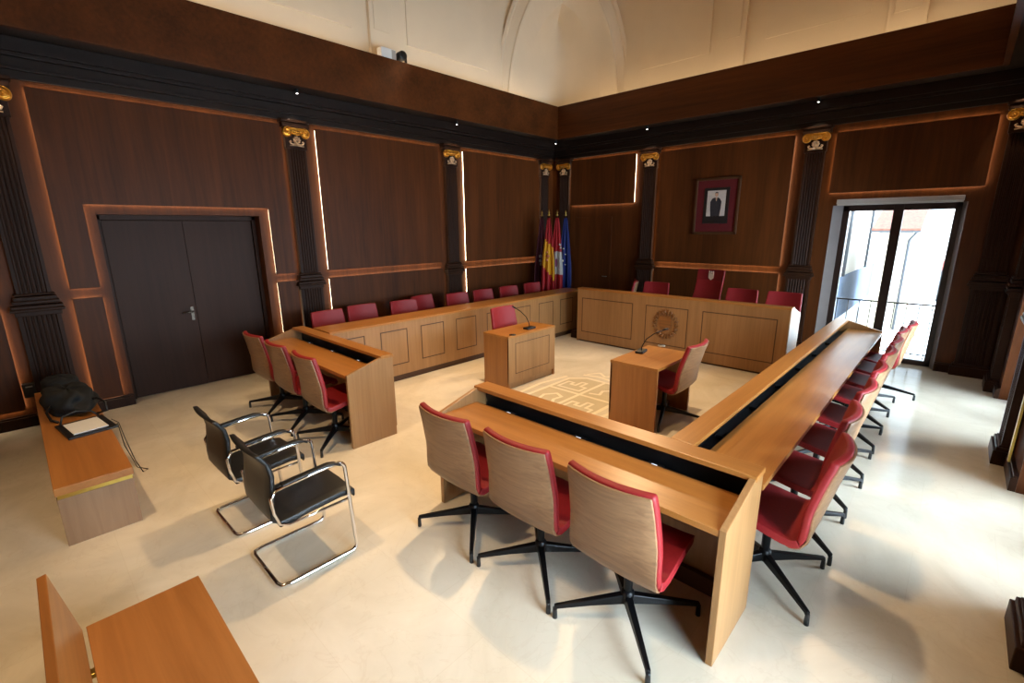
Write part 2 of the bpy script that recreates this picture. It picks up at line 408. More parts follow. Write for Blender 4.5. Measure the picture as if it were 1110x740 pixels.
def pilaster(loc, rz, label, half=None):
    """local: faces -Y, centre at x=0, wall face at y=0"""
    t = thing('pilaster', label, 'pilaster', loc, rz, 'fluted walnut pilasters with gilded capitals')
    neg = lambda pts: [(x, -y) for x, y in pts]
    # pedestal
    MB().prism(neg(flutes(.34, .085, 7, .014)), 'Z', .16, 1.22).build('pedestal', M['walnut_dk'], t, bevel=.002, seg=1)
    b = MB(); b.box(-.21, .21, -.13, 0, 0, .13); b.box(-.195, .195, -.112, 0, .13, .165); b.box(-.18, .18, -.098, 0, .165, .18)
    b.build('plinth', M['walnut_dk'], t, bevel=.006)
    b = MB(); b.box(-.185, .185, -.10, 0, 1.22, 1.27); b.box(-.215, .215, -.135, 0, 1.27, 1.30); b.box(-.205, .205, -.125, 0, 1.30, 1.335)
    b.box(-.185, .185, -.12, 0, 1.35, 1.385); b.box(-.17, .17, -.105, 0, 1.385, 1.43); b.box(-.16, .16, -.10, 0, 1.44, 1.46)
    b.build('base_moulding', M['walnut_dk'], t, bevel=.008)
    # shaft
    MB().prism(neg(flutes(.27, .075, 6, .012)), 'Z', 1.46, 3.22).build('shaft', M['walnut_dk'], t, bevel=.002, seg=1)
    b = MB(); b.box(-.15, .15, -.085, 0, 3.22, 3.50); b.box(-.19, .19, -.125, 0, 3.50, 3.56); b.box(-.205, .205, -.14, 0, 3.565, 3.60)
    b.build('abacus', M['walnut_dk'], t, bevel=.005)
    # gilded ionic capital: two scrolls, a moulded band, rosette and leaves
    c = MB()
    for s in (-1, 1):
        c.lathe([(.012, -.120), (.060, -.120), (.064, -.112), (.064, -.09), (.03, -.085)], (s*.128, 0, 3.43), 24, axis='Y')
        c.tube(spiral(s*.128, 3.43, .060, 1.7, -s, -.126), .0095, 8); c.lathe([(.004, -.145), (.014, -.138), (.015, -.12)], (s*.128, 0, 3.43), 10, axis='Y')
    c.box(-.125, .125, -.13, -.085, 3.455, 3.492); c.box(-.11, .11, -.122, -.085, 3.425, 3.448)
    c.tube([(-.13, -.132, 3.492), (0, -.135, 3.484), (.13, -.132, 3.492)], .008, 6)
    c.tube([(-.08, -.125, 3.42), (0, -.13, 3.405), (.08, -.125, 3.42)], .012, 6)
    for i in range(5):
        c.lathe([(.002, -.14), (.012, -.135), (.014, -.12)], (-.06+.03*i, 0, 3.437), 8, axis='Y')
    cap = c.build('capital', M['gold'], t, label='gilded ionic capital')
    r = MB()
    for i in range(9):
        a = 2*PI*i/9
        r.lathe([(.003, -.125), (.016, -.118), (.018, -.09)], (.038*math.cos(a), 0, 3.34+.038*math.sin(a)), 8, axis='Y')
    r.lathe([(.004, -.13), (.018, -.122), (.02, -.09)], (0, 0, 3.34), 10, axis='Y')
    for s in (-1, 1):
        r.tube([(0, -.10, 3.285), (s*.05, -.105, 3.278), (s*.088, -.105, 3.288), (s*.10, -.105, 3.31), (s*.085, -.105, 3.322), (s*.072, -.105, 3.308)], [.012, .012, .011, .01, .009, .006], 6)
        r.tube([(0, -.095, 3.268), (s*.10, -.10, 3.26)], .008, 6)
    r.build('rosette', M['pgold'], cap)
    return t
ql = PI/2     # local -Y -> world +X
proto = pilaster((WX+.004, -9.05, 0), ql, 'walnut pilaster with gilded capital at the left edge, behind the bench with the bag')
def pil(loc, rz, label):
    c = copy_tree(proto); c.location = loc; c.rotation_euler = (0, 0, rz); c['label'] = label
    return c
pil((WX+.004, -6.06, 0), ql, 'walnut pilaster with gilded capital just right of the double door')
pil((WX+.004, -3.21, 0), ql, 'walnut pilaster with gilded capital midway between the double door and the flags')
pil((WX+.004, -.46, 0), ql, 'left one of the two corner pilasters behind the flags')
pil((.66, WY-.004, 0), 0, 'right one of the two corner pilasters behind the flags')
pil((2.78, WY-.004, 0), 0, 'walnut pilaster with gilded capital left of the framed portrait')
pil((5.60, WY-.004, 0), 0, 'walnut pilaster with gilded capital between the portrait and the balcony window')
pil((7.87, WY-.004, 0), 0, 'walnut pilaster with gilded capital right of the balcony window')
for y in (-3.22, -5.98): pil((RX-.004, y, 0), -PI/2, 'walnut pilaster on the right wall between the side windows, at %s' % ('the far pier' if y > -5 else 'the near pier'))
pil((RX-.004, -.64, 0), -PI/2, 'walnut pilaster on the right wall next to the back corner')

# soffit spotlights above the capitals
def downlight(x, y, label):
    t = thing('spotlight', label, 'spotlight', (x, y, SOFF+.02), 0, 'tiny spotlights in the dark soffit')
    MB().lathe([(.022, 0), (.024, -.004), (.024, -.05), (.018, -.055)]).build('housing', M['plastic'], t)
    MB().lathe([(.012, -.0545), (.012, -.059)]).build('lens', M['spotface'], t)
    return t
DL = [(WX+.28, -6.06, 'tiny lit spotlight in the soffit above the pilaster right of the double door'), (WX+.28, -3.21, 'tiny lit spotlight in the soffit above the third pilaster of the left wall'),
      (WX+.3, WY-.3, 'tiny lit spotlight in the soffit above the corner pilasters'), (2.78, WY-.28, 'tiny lit spotlight in the soffit above the pilaster left of the portrait'),
      (5.60, WY-.28, 'tiny lit spotlight in the soffit above the pilaster right of the portrait')]
for q in DL: downlight(*q)

# ---------------------------------------------------------------- balcony window (back wall)
wn = MB(); yb, yf = .09, .16
wn.box(WX0, WX0+.20, yb, yf, 0, WZ); wn.box(WX1-.12, WX1, yb, yf, 0, WZ)
wn.box(WX0, WX1, yb, yf, WZ-.09, WZ); wn.box(WX0, WX1, yb, yf, 0, .075); wn.box(6.69, 6.81, yb-.01, yf, 0, WZ)
win = struct(wn.build('window_1', M['frame'], bevel=.004), 'dark brown double balcony window')
MB().box(WX0+.20, 6.69, .122, .128, .075, WZ-.09).build('pane', M['glass'], win)
MB().box(6.81, WX1-.12, .122, .128, .075, WZ-.09).build('pane', M['glass'], win)
j = MB(); j.prism([(WX0-.004, WY-.004), (WX0+.002, WY-.004), (WX0+.115, .089), (WX0-.004, .089)], 'Z', 0, WZ); j.prism([(WX1+.004, WY-.004), (WX1-.002, WY-.004), (WX1-.05, .089), (WX1+.004, .089)], 'Z', 0, WZ)
struct(j.build('trim_10', plain('window lining with daylight sheen', srgb(124, 114, 110), .3, 0, .05, 6), bevel=.002), 'lining of the balcony window, coloured pale for the daylight on it')  # pale grey stands in for daylight reflected off the lining
t = thing('roller_blind', 'pale grey blind cassette above the balcony window', 'blind', (6.72, WY, 2.415))
MB().box(-.73, .73, -.085, 0, 0, .07).build('cassette', M['aluminium'], t, bevel=.006)
MB().box(-.725, .725, -.05, -.035, -.02, 0).build('bottom_bar', M['aluminium'], t, bevel=.003)

# side windows in the right wall
for k, (a, b) in enumerate(RW):
    f = MB(); xa, xb = RX+.24, RX+.30
    f.box(xa, xb, a, a+.08, 0, 2.4); f.box(xa, xb, b-.08, b, 0, 2.4); f.box(xa, xb, a, b, 2.31, 2.4); f.box(xa, xb, a, b, 0, .08)
    f.box(xa, xb, (a+b)/2-.05, (a+b)/2+.05, 0, 2.4)
    o = struct(f.build('window_%d' % (k+2), M['frame'], bevel=.004), 'tall side window in the right wall')
    MB().box(RX+.267, RX+.273, a+.08, (a+b)/2-.05, .08, 2.31).build('pane', M['glass'], o)
    MB().box(RX+.267, RX+.273, (a+b)/2+.05, b-.08, .08, 2.31).build('pane', M['glass'], o)

# ---------------------------------------------------------------- white upper walls: arched panels, pilaster strips and the corner squinch
def arch_outline(a, b, z0, spring, apex):
    pts = [(a, z0), (b, z0)]
    n = 10
    for i in range(n+1):
        t = i/n; pts.append((b-(b-a)/2*(1-math.cos(t*PI/2)), spring+(apex-spring)*math.sin(t*PI/2)))
    for i in range(n-1, -1, -1):
        t = i/n; pts.append((a+(b-a)/2*(1-math.cos(t*PI/2)), spring+(apex-spring)*math.sin(t*PI/2)))
    return pts
m = MB()
for a, b in ((-8.6, -5.0), (-4.0, -2.15)): m.prism(arch_outline(a, b, 5.06, 5.7 if b > -3 else 6.2, 7.4), 'X', WX, WX+.02)
struct(m.build('trim_11', M['plaster'], bevel=.004), 'raised arched plaster panels on the left upper wall')
m = MB()
for a, b in ((2.45, 3.76), (4.66, 6.05)): m.prism(arch_outline(a, b, 5.06, 5.9, 7.4), 'Y', WY, WY-.02)
struct(m.build('trim_12', M['plaster'], bevel=.004), 'raised arched plaster panels on the back upper wall')
m = MB(); m.box(WX, WX+.07, -4.72, -4.30, 4.5, 8); m.box(WX+.07, WX+.085, -4.65, -4.37, 5.12, 7.9)
m.box(3.90, 4.36, WY-.07, WY, 4.5, 8); m.box(3.98, 4.28, WY-.085, WY-.07, 5.18, 7.9)
m.box(6.26, 6.70, WY-.07, WY, 4.5, 8); m.box(6.33, 6.63, WY-.085, WY-.07, 4.95, 7.9)
struct(m.build('trim_13', M['plaster'], bevel=.005), 'flat plaster pilaster strips on the upper walls')
m = MB(); m.box(RX-.06, RX-.045, -3.72, -3.66, .16, 2.3); struct(m.build('trim_18', M['brass']), 'thin brass strip in place of a lit panel edge beside the far pier of the right wall')  # brass colour stands in for the glow along a backlit panel edge
# squinch: pointed arch standing across the corner
cA, cB = Vector((WX, -1.73, 0)), Vector((2.05, WY, 0)); mid = (cA+cB)/2; dirv = (cB-cA).normalized(); inw = Vector((dirv.y, -dirv.x, 0))  # into the room
if inw.dot(Vector((1, -1, 0))) < 0: inw = -inw
def arch_pt(h, rise, t, off=0., z0=4.5):
    """t in -1..1 along the pointed arch of half width h"""
    s = 1 if t >= 0 else -1; q = 1-abs(t)
    a = q*PI/2*.86
    x = h*(1-(1-math.cos(a))/(1-math.cos(PI/2*.86))); zz = rise*math.sin(a)/math.sin(PI/2*.86)
    return mid+dirv*(s*x)+inw*off+Vector((0, 0, z0+.35*0+zz))
def arch_band(h0, r0, h1, r1, o0, o1, n=28):
    mb = MB()
    prof = [(h0, r0, o0), (h1, r1, o0), (h1, r1, o1), (h0, r0, o1)]
    v = []
    for i in range(n+1):
        t = -1+2*i/n
        for hh, rr, oo in prof: v.append(arch_pt(hh, rr, t, oo))
    f = []
    for i in range(n):
        for k in range(4): f.append((i*4+k, i*4+(k+1) % 4, (i+1)*4+(k+1) % 4, (i+1)*4+k))
    f += [(3, 2, 1, 0), tuple(n*4+k for k in range(4))]
    mb._add(v, f); return mb
def arch_sweep(prof, n=32):
    mb = MB(); v = []; m_ = len(prof)
    for i in range(n+1):
        for hh, rr, oo in prof: v.append(arch_pt(hh, rr, -1+2*i/n, oo))
    f = [(i*m_+k, i*m_+(k+1) % m_, (i+1)*m_+(k+1) % m_, (i+1)*m_+k) for i in range(n) for k in range(m_)]
    f += [tuple(range(m_-1, -1, -1)), tuple(n*m_+k for k in range(m_))]
    mb._add(v, f); return mb
sq = arch_sweep([(.80, 1.96, -.34), (1.07, 2.46, 0), (1.10, 2.52, .02), (1.13, 2.57, 0), (1.28, 2.84, 0), (1.30, 2.88, .03), (1.36, 2.98, .03), (1.38, 3.02, -.34)])
struct(sq.build('trim_14', M['plaster'], bevel=.003), 'pointed plaster arch spanning the corner')
def conch(u, v):
    P = arch_pt(.84, 2.02, -1+u, -.30); Q = arch_pt(.84, 2.02, 1-u, -.30)     # left and right foot at the same height
    Cn = Vector((WX+.02, WY-.02, 4.5+(P.z-4.5)*.86)); w = 1.5
    a, b, c = (1-v)**2, 2*v*(1-v)*w, v*v
    r = (P*a+Cn*b+Q*c)/(a+b+c); return tuple(r)
struct(MB().grid(conch, 24, 16).build('trim_15', M['plaster']), 'plaster conch behind the corner arch')
# spandrel infill above the arch, from the arch to the vault
def spand(u, v):
    t = -1+2*u; P = arch_pt(1.36, 2.98, t, -.1)
    Q = mid+dirv*((1.5 if t > 0 else -1.5)*min(1, abs(t)*1.4))+inw*(.25)+Vector((0, 0, 8.3))
    r = P.lerp(Q, v); return (max(WX+.005, r.x), min(WY-.005, r.y), r.z)
struct(MB().grid(spand, 28, 8).build('trim_16', M['plaster']), 'plaster above the corner arch')

# fittings on the ledge
t = thing('ledge_spotlight', 'small black spotlight drum on the ledge of the left wall', 'spotlight', (WX+.42, -4.42, LEDGE-.09))
b = MB(); b.lathe([(.03, -.07), (.062, -.066), (.07, -.04), (.07, .05), (.064, .066), (.03, .07)], (0, 0, .20), 18, axis='X'); b.build('drum', M['plastic'], t)
b = MB(); b.box(-.03, .03, -.085, -.075, .02, .22); b.box(-.03, .03, .075, .085, .02, .22); b.box(-.05, .05, -.085, .085, 0, .03); b.build('bracket', M['plastic'], t, bevel=.003)
t = thing('junction_box', 'small white box on the ledge left of the black spotlight', 'box', (WX+.42, -4.68, LEDGE-.09))
MB().box(-.06, .06, -.13, .13, 0, .24).build('body', M['white'], t, bevel=.008)
MB().box(.06, .065, .05, .12, .03, .23).build('grille', M['aluminium'], t, bevel=.002)

# ---------------------------------------------------------------- desks
def desk(name, label, cat, loc, rz, L, D, zt=.745, zr=.87, rw=.14, z0=0., inlays=None, iz=(.24, .745), trough=True, kick=.09, sockets=(), lights=(), group=None, endL=True, endR=True, crest=None, tb=None):
    """local: user side at y=0, ridge side at y=D, length along x 0..L"""
    t = thing(name, label, cat, loc, rz, group)
    T = .034; vr = D-rw; tb = vr-.005 if tb is None else tb
    slope = [(0, .0), (0, zt+.006), (.015, zt+.012), (vr+.01, zr-.012), (vr+.01, zr-.03), (D-.012, zr-.03), (D-.012, .0)]
    for k, (x0, on) in enumerate(((0, endL), (L-T, endR))):
        if on: MB().prism(slope, 'X', x0, x0+T).build('side_panel', M['oak_v'], t, bevel=.003)
    MB().box(T, L-T, .004, tb, zt-.035, zt).build('tabletop', M['oak'], t, bevel=.003)
    MB().box(-.004, L+.004, vr, D+.004, zr-.032, zr).build('ridge_shelf', M['oak'], t, bevel=.004)
    fp = MB().box(T*.2, L-T*.2, D-.03, D, kick+z0*0, zr-.032).build('front_panel', M['oak_v'] , t, bevel=.003)
    MB().box(.02, L-.02, D-.07, D-.035, 0, kick+.02).build('kickboard', M['oak_groove'], t)
    if trough:
        tr = MB(); tr.box(T, L-T, tb, D-.03, zt-.065, zt-.05); tr.box(T, L-T, tb, tb+.012, zt-.06, zt-.01); tr.box(T, L-T, D-.045, D-.03, zt-.06, zr-.033)
        tro = tr.build('cable_trough', M['plastic'], t)
        for x in sockets:
            s = MB().box(x-.05, x+.05, tb+.03, tb+.075, zt-.05, zt-.024).build('power_socket', M['plastic'], tro, bevel=.003)
        for x in lights:
            MB().box(x-.018, x+.018, tb+.03, tb+.042, zt-.024, zt-.020).build('indicator_light', M['indicator'], tro)
    if inlays:
        for a, b in inlays:
            g = MB(); q = .014; za, zb = iz
            g.box(a, b, D-.001, D+.0015, za, za+q); g.box(a, b, D-.001, D+.0015, zb-q, zb); g.box(a, a+q, D-.001, D+.0015, za, zb); g.box(b-q, b, D-.001, D+.0015, za, zb)
            g.build('inlay_line', M['oak_groove'], fp)
    return t, fp

desk('council_desk', 'oak council desk with three red chairs nearest the camera', 'desk', (4.84, -7.16, 0), 0, 2.11, .52, sockets=(.35, 1.0, 1.55), lights=(.35, 1.0, 1.55))
desk('council_desk', 'long oak council desk running from the near desk to the balcony window', 'desk', (6.95, -6.63, 0), PI/2, 5.08, .52, endL=False, sockets=(.6, 1.3, 2.0, 2.7, 3.4, 4.1), lights=())
desk('council_desk', 'short oak desk with three red chairs in front of the double door', 'desk', (1.37, -7.18, 0), 0, 2.12, .51, sockets=(.4, 1.0, 1.6), lights=(.4, 1.0, 1.6))
Yc = -1.20
desk('council_desk', 'long oak desk with seven grooved front panels along the left wall', 'desk', (1.25, Yc, 0), -PI/2, 5.42, .77, zr=.865, rw=.45,
     trough=False, tb=.3, iz=(.245, .745), inlays=[(Yc-b, Yc-a) for a, b in ((-6.58, -6.16), (-5.93, -5.50), (-5.27, -4.85), (-4.61, -4.19), (-3.95, -3.52), (-3.29, -2.86), (-2.63, -2.20), (-1.98, -1.57))])
dd, fp = desk('presidential_desk', 'oak presidential desk with carved crest below the portrait', 'desk', (5.97, -1.42, 0), PI, 3.55, .56, zt=.86, zr=1.005, rw=.16,
     iz=(.19, .83), inlays=[(5.97-3.58, 5.97-2.53), (5.97-4.55, 5.97-3.82), (5.97-5.82, 5.97-4.77)], kick=.03, sockets=(.8, 1.8, 2.8))
# carved crest: crowned shield in a ring of leaves, in local desk coordinates
cx, cz, y = 5.97-4.185, .545, .56
g = MB()
for k in range(22):
    a = 2*PI*k/22; ra, rb = .155, .225
    g.tube([(cx+ra*math.cos(a), y+.006, cz+1.1*ra*math.sin(a)), (cx+(ra+rb)/2*math.cos(a+.1), y+.022, cz+1.1*(ra+rb)/2*math.sin(a+.1)), (cx+rb*math.cos(a-.02), y+.004, cz+1.1*rb*math.sin(a-.02))], [.012, .022, .006], 6)
g.prism([(cx-.10, cz+.12), (cx+.10, cz+.12), (cx+.10, cz-.03), (cx+.06, cz-.11), (cx, cz-.15), (cx-.06, cz-.11), (cx-.10, cz-.03)], 'Y', y, y+.022)
for k in range(5):
    xx = cx-.08+.04*k
    g.tube([(xx, y+.008, cz+.13), (xx, y+.02, cz+.17+.012*(2-abs(k-2)))], [.012, .014], 6)
g.box(cx-.095, cx+.095, y, y+.02, cz+.118, cz+.14)
g.build('carved_crest', wood('carved oak', srgb(96, 58, 28), srgb(150, 98, 50), 'X', .3, 40), fp)

# platform under the president's chairs
struct(bar(2.2, 6.0, -1.86, WY-.14, 0, .14).build('floor_platform', M['walnut_dk'], bevel=.004), 'low platform behind the presidential desk')

# lectern and witness tables
def table(name, label, loc, rz, L, D, H, inlay):
    """local: user side at y=0 (open), closed front at y=D"""
    t = thing(name, label, 'desk', loc, rz)
    T = .03
    for x0 in (0, L-T): MB().box(x0, x0+T, 0, D-.002, 0.0, H-.03).build('side_panel', M['oak_side'], t, bevel=.003)
    MB().box(-.003, L+.003, -.003, D+.003, H-.03, H).build('tabletop', M['oak'], t, bevel=.003)
    fp = MB().box(0, L, D-.025, D, .09, H-.03).build('front_panel', M['oak_v'], t, bevel=.003)
    MB().box(T, L-.02, D-.055, D-.03, 0, .1).build('kickboard', M['oak_v'], t)
    if inlay:
        a, b, za, zb = inlay; q = .008; g = MB()
        g.box(a, b, D-.001, D+.002, za, za+q); g.box(a, b, D-.001, D+.002, zb-q, zb); g.box(a, a+q, D-.001, D+.002, za, zb); g.box(b-q, b, D-.001, D+.002, za, zb)
        g.build('inlay_line', M['oak_groove'], fp)
    return t
table('lectern_desk', 'small oak table with grooved front panel left of the floor crest', (2.97, -3.95, 0), -PI/2, .97, .47, .73, (.13, .84, .2, .62))
table('witness_desk', 'small oak table right of the floor crest, with a chair tucked under', (5.475, -4.86, 0), PI/2, .86, .55, .695, (.13, .73, .2, .6))
def mic(label, loc, rz):
    t = thing('gooseneck_microphone', label, 'microphone', loc, rz, 'gooseneck microphones on the two small tables')
    MB().prism([(-.045, -.085), (.045, -.085), (.045, .085), (-.045, .085)], 'Z', 0, .028).build('base', M['plastic'], t, bevel=.006)
    MB().tube([(0, 0, .028), (-.01, .0, .08), (-.05, -.01, .16), (-.13, -.03, .23), (-.22, -.05, .275)], .0055, 8).build('gooseneck', M['black'], t)
    MB().tube([(-.215, -.049, .273), (-.24, -.056, .285), (-.27, -.063, .296)], [.009, .013, .009], 8).build('capsule', M['plastic'], t)
    return t
mic('slim gooseneck microphone on the small table left of the floor crest', (3.31, -4.36, .73), math.radians(0))
mic('slim gooseneck microphone on the small table right of the floor crest', (5.02, -4.36, .695), math.radians(190))
t = thing('table_socket', 'small round black cable outlet on the left small table', 'outlet', (3.40, -4.80, .73)); MB().lathe([(.045, 0), (.045, .006), (.03, .008)]).build('ring', M['plastic'], t); MB().lathe([(.028, .008), (.02, .012)]).build('cap', M['black'], t)
t = thing('table_socket', 'small round silver cable outlet on the right small table', 'outlet', (5.06, -3.95+.02, .695)); MB().lathe([(.045, 0), (.045, .008), (.03, .01)]).build('ring', M['steel'], t); MB().lathe([(.028, .01), (.02, .012)]).build('cap', M['plastic'], t)

# crest inlaid in the marble between the tables
fl = MB(); dk = MB()
ec = (4.22, -4.42)
ZS = [.0010]
def stroke(mb, pts, wd):
    P = [Vector((p[0], p[1], 0)) for p in pts]
    for a, b in zip(P[:-1], P[1:]):
        d = (b-a).normalized(); n = Vector((-d.y, d.x, 0))*wd/2; e = d*wd*.3; ZS[0] += .00003; z = ZS[0]
        mb._add([(a-e+n)[:2]+(z,), (a-e-n)[:2]+(z,), (b+e-n)[:2]+(z,), (b+e+n)[:2]+(z,)], [(0, 1, 2, 3)])
dk._add([(ec[0]+sx*.5, ec[1]+sy*.62, .0006) for sx, sy in ((-1, -1), (1, -1), (1, .7), (.6, 1), (-.6, 1), (-1, .7))], [tuple(range(6))])
def X(u, v): return (ec[0]+u, ec[1]+v)
stroke(fl, [X(-.5, -.62), X(-.5, .45), X(-.3, .62), X(.3, .62), X(.5, .45), X(.5, -.62)], .05)
stroke(fl, [X(-.5, 0), X(.5, 0)], .045); stroke(fl, [X(0, -.62), X(0, .62)], .045)
stroke(fl, [X(-.42, .1), X(-.42, .34), X(-.33, .34), X(-.33, .26), X(-.25, .26), X(-.25, .42), X(-.17, .42), X(-.17, .26), X(-.08, .26), X(-.08, .1), X(-.42, .1)], .035)
stroke(fl, [X(.08, .12), X(.2, .16), X(.16, .3), X(.26, .4), X(.38, .32), X(.34, .2), X(.42, .12)], .04)
stroke(fl, [X(-.42, -.5), X(-.3, -.46), X(-.34, -.3), X(-.24, -.16), X(-.12, -.22), X(-.14, -.36), X(-.06, -.5)], .04)
stroke(fl, [X(.08, -.5), X(.08, -.26), X(.17, -.26), X(.17, -.34), X(.25, -.34), X(.25, -.18), X(.33, -.18), X(.33, -.34), X(.42, -.34), X(.42, -.5), X(.08, -.5)], .035)
stroke(fl, [X(-.42, .72), X(-.2, .78), X(0, .74), X(.2, .78), X(.42, .72)], .05); stroke(fl, [X(-.4, .78), X(-.3, .95), X(-.15, .84), X(0, 1.0), X(.15, .84), X(.3, .95), X(.4, .78)], .04)
stroke(fl, [X(-.62, -.5), X(-.66, 0), X(-.58, .5)], .05); stroke(fl, [X(.62, -.5), X(.66, 0), X(.58, .5)], .05)
stroke(fl, [X(-.6, -.72), X(-.2, -.8), X(.2, -.8), X(.6, -.72)], .06)
o = struct(dk.build('trim_17', M['inlay_dk']), 'crest inlaid in the marble floor between the two small tables')
fl.build('crest_lines', M['inlay'], o)

# ---------------------------------------------------------------- red swivel chairs
def chair_parts(t, headrest=False):
    top = 1.24 if headrest else .965
    # profile of the inner surface, seat front -> back top, with half widths
    P = [(.275, .400, .20), (.285, .442, .225), (.24, .468, .236), (.10, .456, .245), (-.04, .432, .258), (-.125, .420, .262), (-.172, .440, .262), (-.196, .54, .261), (-.224, .69, .258), (-.251, .84, .250), (-.273, top-.035, .244), (-.277, top-.008, .238)]
    if headrest:
        P = [(y-max(0, z-.5)*.16, z, w) for y, z, w in P]
    if headrest: P[9:10] = [(-.308, .84, .246), (-.350, 1.0, .243)]
    N = len(P)
    def prof(u):
        x = u*(N-1); i = min(N-2, int(x)); f = x-i
        a = P[i]; b = P[i+1]
        return [a[k]*(1-f)+b[k]*f for k in range(3)]
    def nrm(u):
        e = .02; a = prof(max(0, u-e)); b = prof(min(1, u+e))
        d = Vector((b[0]-a[0], b[1]-a[1])).normalized(); return Vector((-d.y, d.x))   # underside / rear direction is the negative of this
    def surf(off, shrink=0., u0=0., u1=1.):
        def fn(u, v):
            uu = u0+(u1-u0)*u; p = prof(uu); n = nrm(uu); s = (v-.5)*2
            back = max(0, min(1, (uu-.5)/.2)); cam = (.045*back+.012*(1-back))*s*s
            hw = p[2]-shrink
            y, z = p[0]+n.x*(off), p[1]+n.y*(off)
            if back > 0: y += cam*back
            z += cam*(1-back)
            return (s*hw, y, z)
        return fn
    us = .53     # seat / back division
    n_in, n_out = 0.022, -.022
    # normals point up/forward with sign chosen so that +off is the sitter's side
    sgn = 1 if nrm(.2).y > 0 else -1
    def pad(u0, u1, name, mat):
        tp = surf(sgn*.018, 0.004, u0, u1); bt = surf(-sgn*.024, .0, u0, u1)
        return MB().slab(tp, bt, 9, 8).build(name, mat, t, bevel=.014, seg=3)
    pad(0, us, 'seat', M['red'])
    if headrest:
        pad(us, .86, 'backrest', M['red']); hr = pad(.845, 1.0, 'headrest', M['red2'])
        e = MB(); zc = top-.11; yc = -.353
        e.prism([(-.045, zc+.03), (.045, zc+.03), (.045, zc-.04), (0, zc-.08), (-.045, zc-.04)], 'Y', yc, yc+.012)
        for k in range(3): e.tube([(-.034+.034*k, yc+.006, zc+.034), (-.034+.034*k, yc+.006, zc+.08)], [.014, .010], 6)
        e.box(-.045, .045, yc, yc+.012, zc+.03, zc+.045)
        e.build('emblem', plain('cream embroidery', srgb(236, 206, 176), .6), hr, label='small pale gold crest')
    else: pad(us, 1.0, 'backrest', M['red'])
    # oak shell wrapping the back and curling under the seat
    def sh(off):
        base = surf(-sgn*off, .012, .16, .968)
        def fn(u, v):
            x, y, z = base(u, v); uu = .16+.808*u
            k = 1 if uu > .47 else .50+.50*max(0, (uu-.16)/.31)**.8
            return (x*k, y, z)
        return fn
    MB().slab(sh(.0245), sh(.037), 22, 8).build('shell', M['shell'], t, bevel=.003, label='oak veneer back shell')
    b = MB(); b.box(-.10, .10, -.10, .10, .375, .415); b.lathe([(.02, .11), (.024, .13), (.024, .36), (.045, .376)], n=14)
    b.tube([(.05, 0, .392), (.19, .02, .39), (.225, .02, .386)], .007, 6)
    b.build('column', M['black'], t, bevel=.006)
    return t
def chair_base(t, rot=0.):
    hb = MB(); hb.lathe([(.028, .095), (.036, .10), (.036, .165), (.026, .18)], n=14)
    hub = hb.build('hub', M['black'], t)
    for k in range(4):
        a = PI/4+k*PI/2+rot; d = Vector((math.cos(a), math.sin(a), 0)); n = Vector((-d.y, d.x, 0))
        m = MB(); v = []
        for r, w, z0, z1 in ((.02, .024, .10, .155), (.20, .019, .088, .122), (.385, .014, .066, .088), (.402, .013, .05, .084)):
            for s in (-1, 1):
                for z in (z0, z1): v.append(tuple(d*r+n*w*s*(1 if z == z0 else .8)+Vector((0, 0, z))))
        f = [(0, 1, 3, 2), (12, 14, 15, 13)]
        for i in range(3):
            o = i*4; f += [(o, o+4, o+5, o+1), (o+2, o+3, o+7, o+6), (o+1, o+5, o+7, o+3), (o, o+2, o+6, o+4)]
        m._add(v, f); lg = m.build('leg', M['black'], t, bevel=.004)
        p = d*.398
        MB().lathe([(.0135, 0), (.0135, .02), (.012, .058), (.012, .066)], (p.x, p.y, 0), 10).build('glide', M['plastic'], lg)
CH = 'red leather swivel chairs with oak shells'
pc = thing('swivel_chair', 'red swivel chair with oak back, leftmost of the three at the nearest desk', 'chair', (5.25, -7.18, 0), 0, CH)
chair_parts(pc); chair_base(pc)
def chair(x, y, deg, label, z=0., base=0., tilt=0.):
    c = copy_tree(pc); c.location = (x, y, z); c.rotation_euler = (0, 0, math.radians(deg)); c['label'] = label
    for ch in c.children:
        if tilt and ch.name.startswith(('seat', 'backrest', 'shell')): ch.rotation_euler = (math.radians(tilt), 0, 0)
    if base:
        for ch in c.children:
            if ch.name.startswith(('leg', 'hub')): ch.rotation_euler = (0, 0, math.radians(base))
    return c
chair(5.865, -7.165, 1, 'red swivel chair with oak back, middle one of the three at the nearest desk')
chair(6.485, -7.165, -1, 'red swivel chair with oak back, rightmost of the three at the nearest desk')
chair(1.79, -7.18, 2, 'red swivel chair with oak back, nearest the double door, at the short desk')
chair(2.45, -7.18, 0, 'red swivel chair with oak back, middle one of three at the short desk')
chair(3.145, -7.18, -1, 'red swivel chair with oak back, rightmost of three at the short desk')
ordn = ['first', 'second', 'third', 'fourth', 'fifth', 'sixth', 'seventh', 'last']
for k, y in enumerate((-6.29, -5.66, -4.98, -4.33, -3.62, -3.0, -2.40, -1.86)):
    chair(6.93 if k < 7 else 6.985, y, 90+(3, 2, -2, 1, 0, 0, 0, 0)[k], 'red swivel chair at the long right desk, %s from the camera%s' % (ordn[k], ', beside the balcony window' if k == 7 else ''), 0, 45 if k == 7 else 0, 3 if k == 0 else 0)
for k, (x, y, r) in enumerate(((1.19, -6.13, -88), (1.08, -5.53, -91), (1.19, -4.85, -94), (.95, -4.27, -84), (1.19, -3.70, -93), (1.19, -3.05, -92), (1.19, -2.34, -93), (1.19, -1.62, -93))):
    chair(x, y, r, 'red swivel chair behind the left row desk, %s counting from the double door%s' % (ordn[k], ''if k < 7 else ''))
chair(2.84, -1.10, 118, 'red swivel chair turned sideways at the left end of the presidential desk', .14)
chair(3.50, -1.20, 182, 'red swivel chair directly left of the tall presidential chair', .14)
